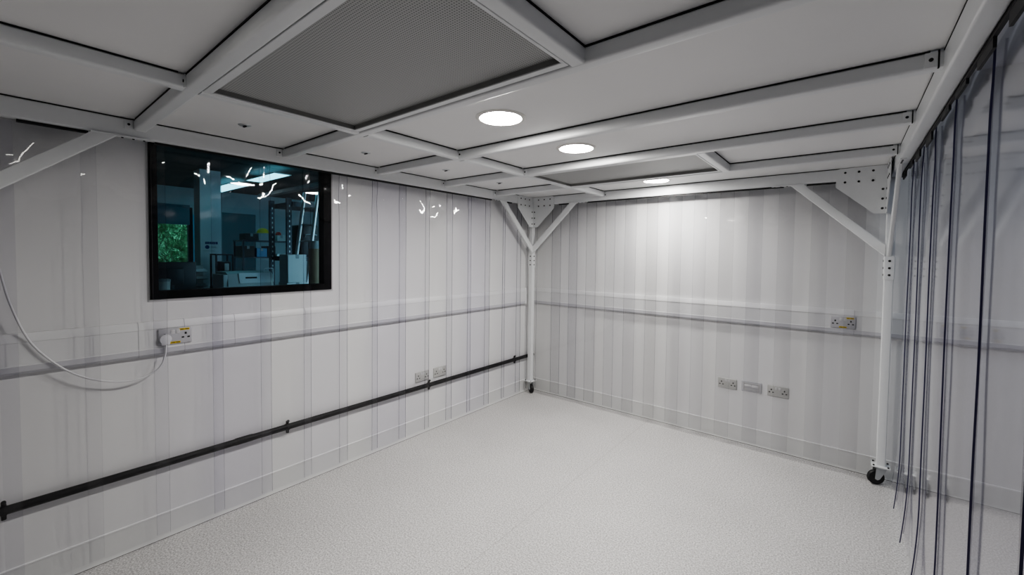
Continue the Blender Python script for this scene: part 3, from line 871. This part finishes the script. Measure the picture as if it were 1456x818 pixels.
# monitor
t = thing('computer_monitor', 'black computer monitor seen from behind on the office bench', 'monitor', (-7.0, 1.5, .90))
b = bmesh.new(); rbox(b, -7.03, -6.99, 1.20, 1.785, 1.00, 1.405, .008); rbox(b, -6.99, -6.965, 1.36, 1.64, 1.10, 1.32, .01); obj('screen', b, M['o_black'], t)
b = bmesh.new(); rbox(b, -7.0, -6.97, 1.46, 1.54, .905, 1.15, .006); obj('stand', b, M['o_black'], t)
b = bmesh.new(); rbox(b, -7.1, -6.88, 1.36, 1.64, .90, .912, .004); obj('foot', b, M['o_black'], t)
# white tub
t = thing('white_tub', 'pale tub with grey lid in front of the black monitor', 'tub', (-6.68, 1.37, .90))
b = bmesh.new(); lathe(b, [(0, 0), (.052, 0), (.062, .27), (.0, .27)], (-6.68, 1.372, .90), n=28); obj('tub_body', b, M['o_beige'], t)
b = bmesh.new(); lathe(b, [(.066, .268), (.067, .29), (.05, .30), (0, .30)], (-6.68, 1.372, .90), n=28); obj('tub_lid', b, M['o_grey'], t)
# large printer
t = thing('office_printer', 'wide pale grey printer on the office bench with raised wire handle', 'printer', (-6.9, 2.37, .90))
b = bmesh.new()
prism(b, [(-7.3, .90), (-6.78, .90), (-6.78, 1.10), (-6.83, 1.235), (-6.90, 1.26), (-7.3, 1.26)], (0, 2.10, 0), (0, 2.69, 0), (1, 0, 0), (0, 0, 1))
obj('printer_body', b, M['o_pgrey'], t)
b = bmesh.new(); rbox(b, -7.25, -6.80, 2.045, 2.10, .90, 1.225, .008); obj('side_tray', b, M['o_pgrey'], t)
b = bmesh.new(); prism(b, [(-6.775, 1.10), (-6.765, 1.10), (-6.82, 1.245), (-6.832, 1.24)], (0, 2.24, 0), (0, 2.66, 0), (1, 0, 0), (0, 0, 1)); obj('front_panel', b, M['o_white'], t)
b = bmesh.new(); prism(b, [(-6.79, 1.165), (-6.782, 1.165), (-6.79, 1.188), (-6.80, 1.185)], (0, 2.32, 0), (0, 2.47, 0), (1, 0, 0), (0, 0, 1)); obj('paper_slot', b, M['o_black'], t)
b = bmesh.new(); sweep(b, [(-6.85, 2.585, 1.24), (-6.85, 2.585, 1.285), (-6.85, 2.61, 1.305), (-6.85, 2.69, 1.305), (-6.85, 2.715, 1.285), (-6.85, 2.715, 1.10)], .007, 8); obj('wire_handle', b, M['o_white'], t)
# small black framed machine behind the printer
t = thing('desktop_machine', 'small black open-framed machine on the bench beside the column', 'machine', (-7.6, 2.27, .90))
b = bmesh.new()
for y in (2.155, 2.375):
    for x in (-7.70, -7.46): tube(b, 'z', .90, 1.515, (x, y), .022, .022, .003)
for x in (-7.70, -7.46): tube(b, 'y', 2.155, 2.375, (x, 1.505), .02, .02, .003)
for y in (2.155, 2.375): tube(b, 'x', -7.70, -7.46, (y, 1.505), .02, .02, .003)
obj('machine_frame', b, M['o_black'], t)
b = bmesh.new(); rbox(b, -7.68, -7.48, 2.20, 2.355, 1.10, 1.40, .015); obj('machine_body', b, M['o_black'], t)
b = bmesh.new(); rbox(b, -7.48, -7.465, 2.265, 2.325, 1.26, 1.37, .006); obj('machine_cover', b, M['o_white'], t)
b = bmesh.new(); rbox(b, -7.72, -7.44, 2.14, 2.39, .90, 1.02, .01); obj('machine_base', b, M['o_brown'], t)
# papers, mouse and a blue bag on the bench
b = bmesh.new(); rbox(b, -6.75, -6.52, 1.52, 1.76, .90, .915, .003, 1); tag(obj('paper_pad', b, M['o_white']), 'white paper pad lying on the bench below the monitor', 'paper')
b = bmesh.new(); lathe(b, [(0, 0), (.09, 0), (.085, .06), (.05, .10), (.015, .125), (0, .125)], (-6.70, 1.94, .901), n=20)
tag(obj('plastic_bag', b, M['o_blueplastic']), 'crumpled blue plastic bag on the bench left of the printer', 'bag')
t = thing('paper_tray', 'stacked letter trays with papers standing by the white column', 'letter tray', (-7.45, 1.90, .90))
for k in range(4):
    b = bmesh.new(); rbox(b, -7.62, -7.35, 1.80, 2.02, .93+k*.105, .94+k*.105, .002, 1); obj('tray_shelf', b, M['o_grey'], t)
    b = bmesh.new(); rbox(b, -7.60, -7.36, 1.82, 2.0, .941+k*.105, .975+k*.105, .002, 1); obj('paper_stack', b, M['o_white'], t)
b = bmesh.new(); rbox(b, -7.635, -7.62, 1.79, 2.03, .90, 1.34, .002, 1); obj('tray_back', b, M['o_beige'], t)

# open shelving against dark wall
t = thing('shelving_unit', 'open shelving with dark boards against the office wall', 'shelving', (-8.2, 3.15, 0))
for z in (.4, 1.445, 1.735):
    b = bmesh.new(); box(b, -8.45, -8.0, 2.69, 3.75, z, z+.02); obj('shelf_board', b, M['o_rack'], t)
for x in (-8.43, -8.02):
    b = bmesh.new(); tube(b, 'z', 0, 1.95, (x, 3.73), .035, .035, .003); obj('upright', b, M['o_rack'], t)
    b = bmesh.new(); tube(b, 'z', 0, 1.76, (x, 2.71), .025, .025, .003); obj('upright', b, M['o_rack'], t)
def carton(x0, x1, y0, y1, z0, z1, mat, label, group=None):
    b = bmesh.new(); rbox(b, x0, x1, y0, y1, z0, z1, .004, 1)
    o = obj('carton', b, M[mat]); tag(o, label, 'box', group)
    b = bmesh.new(); box(b, x0+.0, x1+.001, (y0+y1)/2-.02, (y0+y1)/2+.02, z1-.05, z1+.001); obj('tape', b, M['o_grey'], o)
gs = 'boxes on the office shelves'
carton(-8.35, -8.06, 2.76, 2.95, 1.7555, 1.87, 'o_brown', 'dark box at the left end of the upper office shelf', gs)
carton(-8.35, -8.06, 2.965, 3.22, 1.7555, 1.885, 'o_grey', 'grey box on the upper office shelf under the yellow hat', gs)
carton(-8.35, -8.06, 3.27, 3.42, 1.7555, 1.86, 'o_beige', 'pale box on the upper office shelf right of the hat', gs)
carton(-8.35, -8.06, 2.70, 2.90, 1.4655, 1.655, 'o_brown', 'dark brown box at the left end of the lower office shelf', gs)
carton(-8.35, -8.06, 2.93, 3.10, 1.4655, 1.62, 'o_blueplastic', 'bluish box in the middle of the lower office shelf', gs)
carton(-8.35, -8.06, 3.11, 3.24, 1.4655, 1.66, 'o_brown', 'dark brown box right of the bluish box on the lower shelf', gs)
carton(-8.20, -8.03, 3.25, 3.42, 1.4655, 1.525, 'o_white', 'low white box at the right end of the lower office shelf', gs)
t = thing('hard_hat', 'yellow hard hat on the grey box on the upper office shelf', 'helmet', (-8.2, 3.085, 1.885))
b = bmesh.new(); lathe(b, [(.098, .0), (.094, .03), (.078, .065), (.045, .088), (0, .095)], (-8.2, 3.085, 1.888), n=32); obj('hat_shell', b, M['o_yellow'], t)
b = bmesh.new(); lathe(b, [(.098, 0), (.118, -.002), (.118, .004), (.097, .008)], (-8.2, 3.085, 1.889), n=32); obj('hat_brim', b, M['o_yellow'], t)
b = bmesh.new(); lathe(b, [(0, 0), (.045, 0), (.05, .03), (.03, .06), (0, .065)], (-8.2, 3.345, 1.861), n=16); tag(obj('red_cap', b, M['o_red']), 'small red cap on the pale box on the upper office shelf', 'cap')

# tall pallet racking near the window's right edge
t = thing('storage_rack', 'tall dark rack with punched posts seen through the right of the window', 'rack', (-6.6, 3.4, 0))
def punched(x, y):
    b = bmesh.new(); box(b, x-.02, x+.02, y-.036, y+.036, 0, 2.36); p = obj('rack_post', b, M['o_rack'], t)
    b = bmesh.new(); z = .2
    while z < 2.3: box(b, x+.0195, x+.0215, y-.004, y+.010, z, z+.03); z += .075
    obj('post_slots', b, M['o_white'], p)
punched(-6.5, 2.80); punched(-6.5, 4.25); punched(-7.1, 2.80+.0); punched(-7.1, 4.25)
for z in (2.24, 1.42, .6):
    b = bmesh.new(); box(b, -7.1, -6.46, 2.84, 4.21, z, z+.07); obj('rack_shelf', b, M['o_rack'], t)
b = bmesh.new(); rbox(b, -6.95, -6.55, 3.0, 3.28, 1.492, 1.98, .03); 
o = obj('equipment_case', b, M['o_black']); tag(o, 'black equipment case standing on the dark storage rack', 'case')
b = bmesh.new(); sweep(b, [(-6.54, 3.06, 1.8), (-6.51, 3.07, 1.83), (-6.51, 3.21, 1.83), (-6.54, 3.22, 1.8)], .009, 8); obj('case_handle', b, M['o_grey'], o)
# ladder leaning on the rack
t = thing('leaning_ladder', 'aluminium ladder leaning in front of the dark rack behind the window', 'ladder', (-6.0, 2.6, 0))
def LR(f, s): # f along ladder 0..1, s across
    return Vector((-6.02 - .34*f + s*.20, 2.50 + .47*f + s*.10, 2.45*f))
for s in (0, 1):
    b = bmesh.new(); prism(b, rrect(.03, .06, .004, 2), LR(0, s), LR(1, s), (0, 1, 0), (1, 0, 0)); obj('stile', b, M['o_alu'], t)
for k in range(1, 10):
    b = bmesh.new(); cyl(b, LR(k/10, 0), LR(k/10, 1), .012, n=12); obj('rung', b, M['o_alu'], t)
# cartons and cardboard tube by the window
carton(-5.66, -5.42, 2.31, 2.57, .7705, 1.17, 'o_white', 'lower white carton on the small table behind the window', 'white cartons on the small table')
carton(-5.66, -5.42, 2.32, 2.55, 1.1715, 1.525, 'o_white', 'upper white carton stacked on another on the small table', 'white cartons on the small table')
t = thing('small_table', 'small grey table under two white cartons behind the window', 'table', (-5.54, 2.47, 0))
b = bmesh.new(); rbox(b, -5.72, -5.36, 2.25, 2.70, .74, .77, .004); obj('table_top', b, M['o_grey'], t)
for lx in (-5.68, -5.40):
    for ly in (2.29, 2.66):
        b = bmesh.new(); tube(b, 'z', 0, .74, (lx, ly), .035, .035, .003); obj('leg', b, M['o_rack'], t)
t = thing('cardboard_tube', 'tall brown cardboard tube with pale cap at the right of the window', 'tube', (-5.0, 2.45, 0))
b = bmesh.new(); cyl(b, (-5.0, 2.452, .001), (-5.0, 2.452, 1.60), .070, n=32); obj('tube_body', b, M['o_card'], t)
b = bmesh.new(); lathe(b, [(.071, 1.598), (.073, 1.605), (.073, 1.665), (.06, 1.69), (0, 1.695)], (-5.0, 2.452, 0), n=32); obj('tube_cap', b, M['o_beige'], t)

# tree outside the far window
t = thing('leafy_tree', 'green leafy tree outside the far office window', 'tree', (-13.6, 2.1, 0))
b = bmesh.new(); cyl(b, (-13.6, 2.1, 0), (-13.6, 2.1, 3.0), .16, .08, 16); obj('trunk', b, M['bark'], t)
rnd = random.Random(7); b = bmesh.new()
for k in range(9000):
    p = Vector((-13.4 + rnd.gauss(0, .4), 2.1 + rnd.uniform(-1.9, 1.9), 2.1 + rnd.uniform(-1.5, 1.6)))
    s = rnd.uniform(.05, .12)
    R = Matrix.Rotation(rnd.uniform(0, 6.3), 3, 'X') @ Matrix.Rotation(rnd.uniform(0, 6.3), 3, 'Z')
    q = [b.verts.new(p + R @ Vector(c)*s) for c in ((-1, 0, 0), (0, -.45, .1), (1, 0, 0), (0, .45, .1))]
    b.faces.new(q)
obj('crown', b, M['leaf'], t, recalc=False)
t = thing('clipped_hedge', 'tall dark green hedge behind the leafy tree outside the far window', 'hedge', (-15.8, 2.2, 0))
b = bmesh.new(); rnd = random.Random(3)
g_ = [[b.verts.new((-15.4-.5*abs(rnd.gauss(0, .5)), -1.5+i*.12, j*.12)) for j in range(36)] for i in range(60)]
for i in range(59):
    for j in range(35): b.faces.new((g_[i][j], g_[i+1][j], g_[i+1][j+1], g_[i][j+1]))
obj('hedge_face', b, M['leaf'], t, sharp=5)
bm = bmesh.new(); box(bm, -20, OX-.1, -8, 12, -.15, -.05); struct('ground_outside', bm, pmat('lawn', (.08, .14, .05), .9, noise=.3))

# ------------------------------------------------------------------ sky, camera, settings
w = bpy.data.worlds.new('sky'); bpy.context.scene.world = w; w.use_nodes = True
nt = w.node_tree
for n_ in list(nt.nodes): nt.nodes.remove(n_)
wo = nt.nodes.new('ShaderNodeOutputWorld'); bg = nt.nodes.new('ShaderNodeBackground')
bg.inputs['Color'].default_value = (.62, .82, 1.0, 1); bg.inputs['Strength'].default_value = 2.2
nt.links.new(bg.outputs[0], wo.inputs[0])

f, yaw, pitch, roll, cy = 595.947, .67486, -.03437, .012, -25.3516
fv = Vector((-math.sin(yaw)*math.cos(pitch), math.cos(yaw)*math.cos(pitch), math.sin(pitch)))
r = Vector((math.cos(yaw), math.sin(yaw), 0)); u = r.cross(fv)
c_, s_ = math.cos(roll), math.sin(roll)
R_, U_ = c_*r + s_*u, -s_*r + c_*u
cam = bpy.data.cameras.new('camera'); co = bpy.data.objects.new('camera', cam); C.objects.link(co)
co.matrix_world = Matrix(((R_.x, U_.x, -fv.x, 0), (R_.y, U_.y, -fv.y, 0), (R_.z, U_.z, -fv.z, 1.54837), (0, 0, 0, 1)))
cam.sensor_fit = 'HORIZONTAL'; cam.sensor_width = 36; cam.lens = f/1456*36
cam.shift_y = cy/1456; cam.clip_start = .01; cam.clip_end = 100
sc = bpy.context.scene; sc.camera = co
sc.view_settings.view_transform = 'AgX'; sc.view_settings.look = 'AgX - Medium High Contrast'
sc.view_settings.exposure = 0.85
cyc = sc.cycles
cyc.use_denoising = True
cyc.max_bounces = 9; cyc.diffuse_bounces = 5; cyc.glossy_bounces = 4; cyc.transparent_max_bounces = 28; cyc.transmission_bounces = 4
cyc.use_adaptive_sampling = True; cyc.adaptive_threshold = .035
cyc.caustics_reflective = False; cyc.caustics_refractive = False
cyc.sample_clamp_indirect = 8
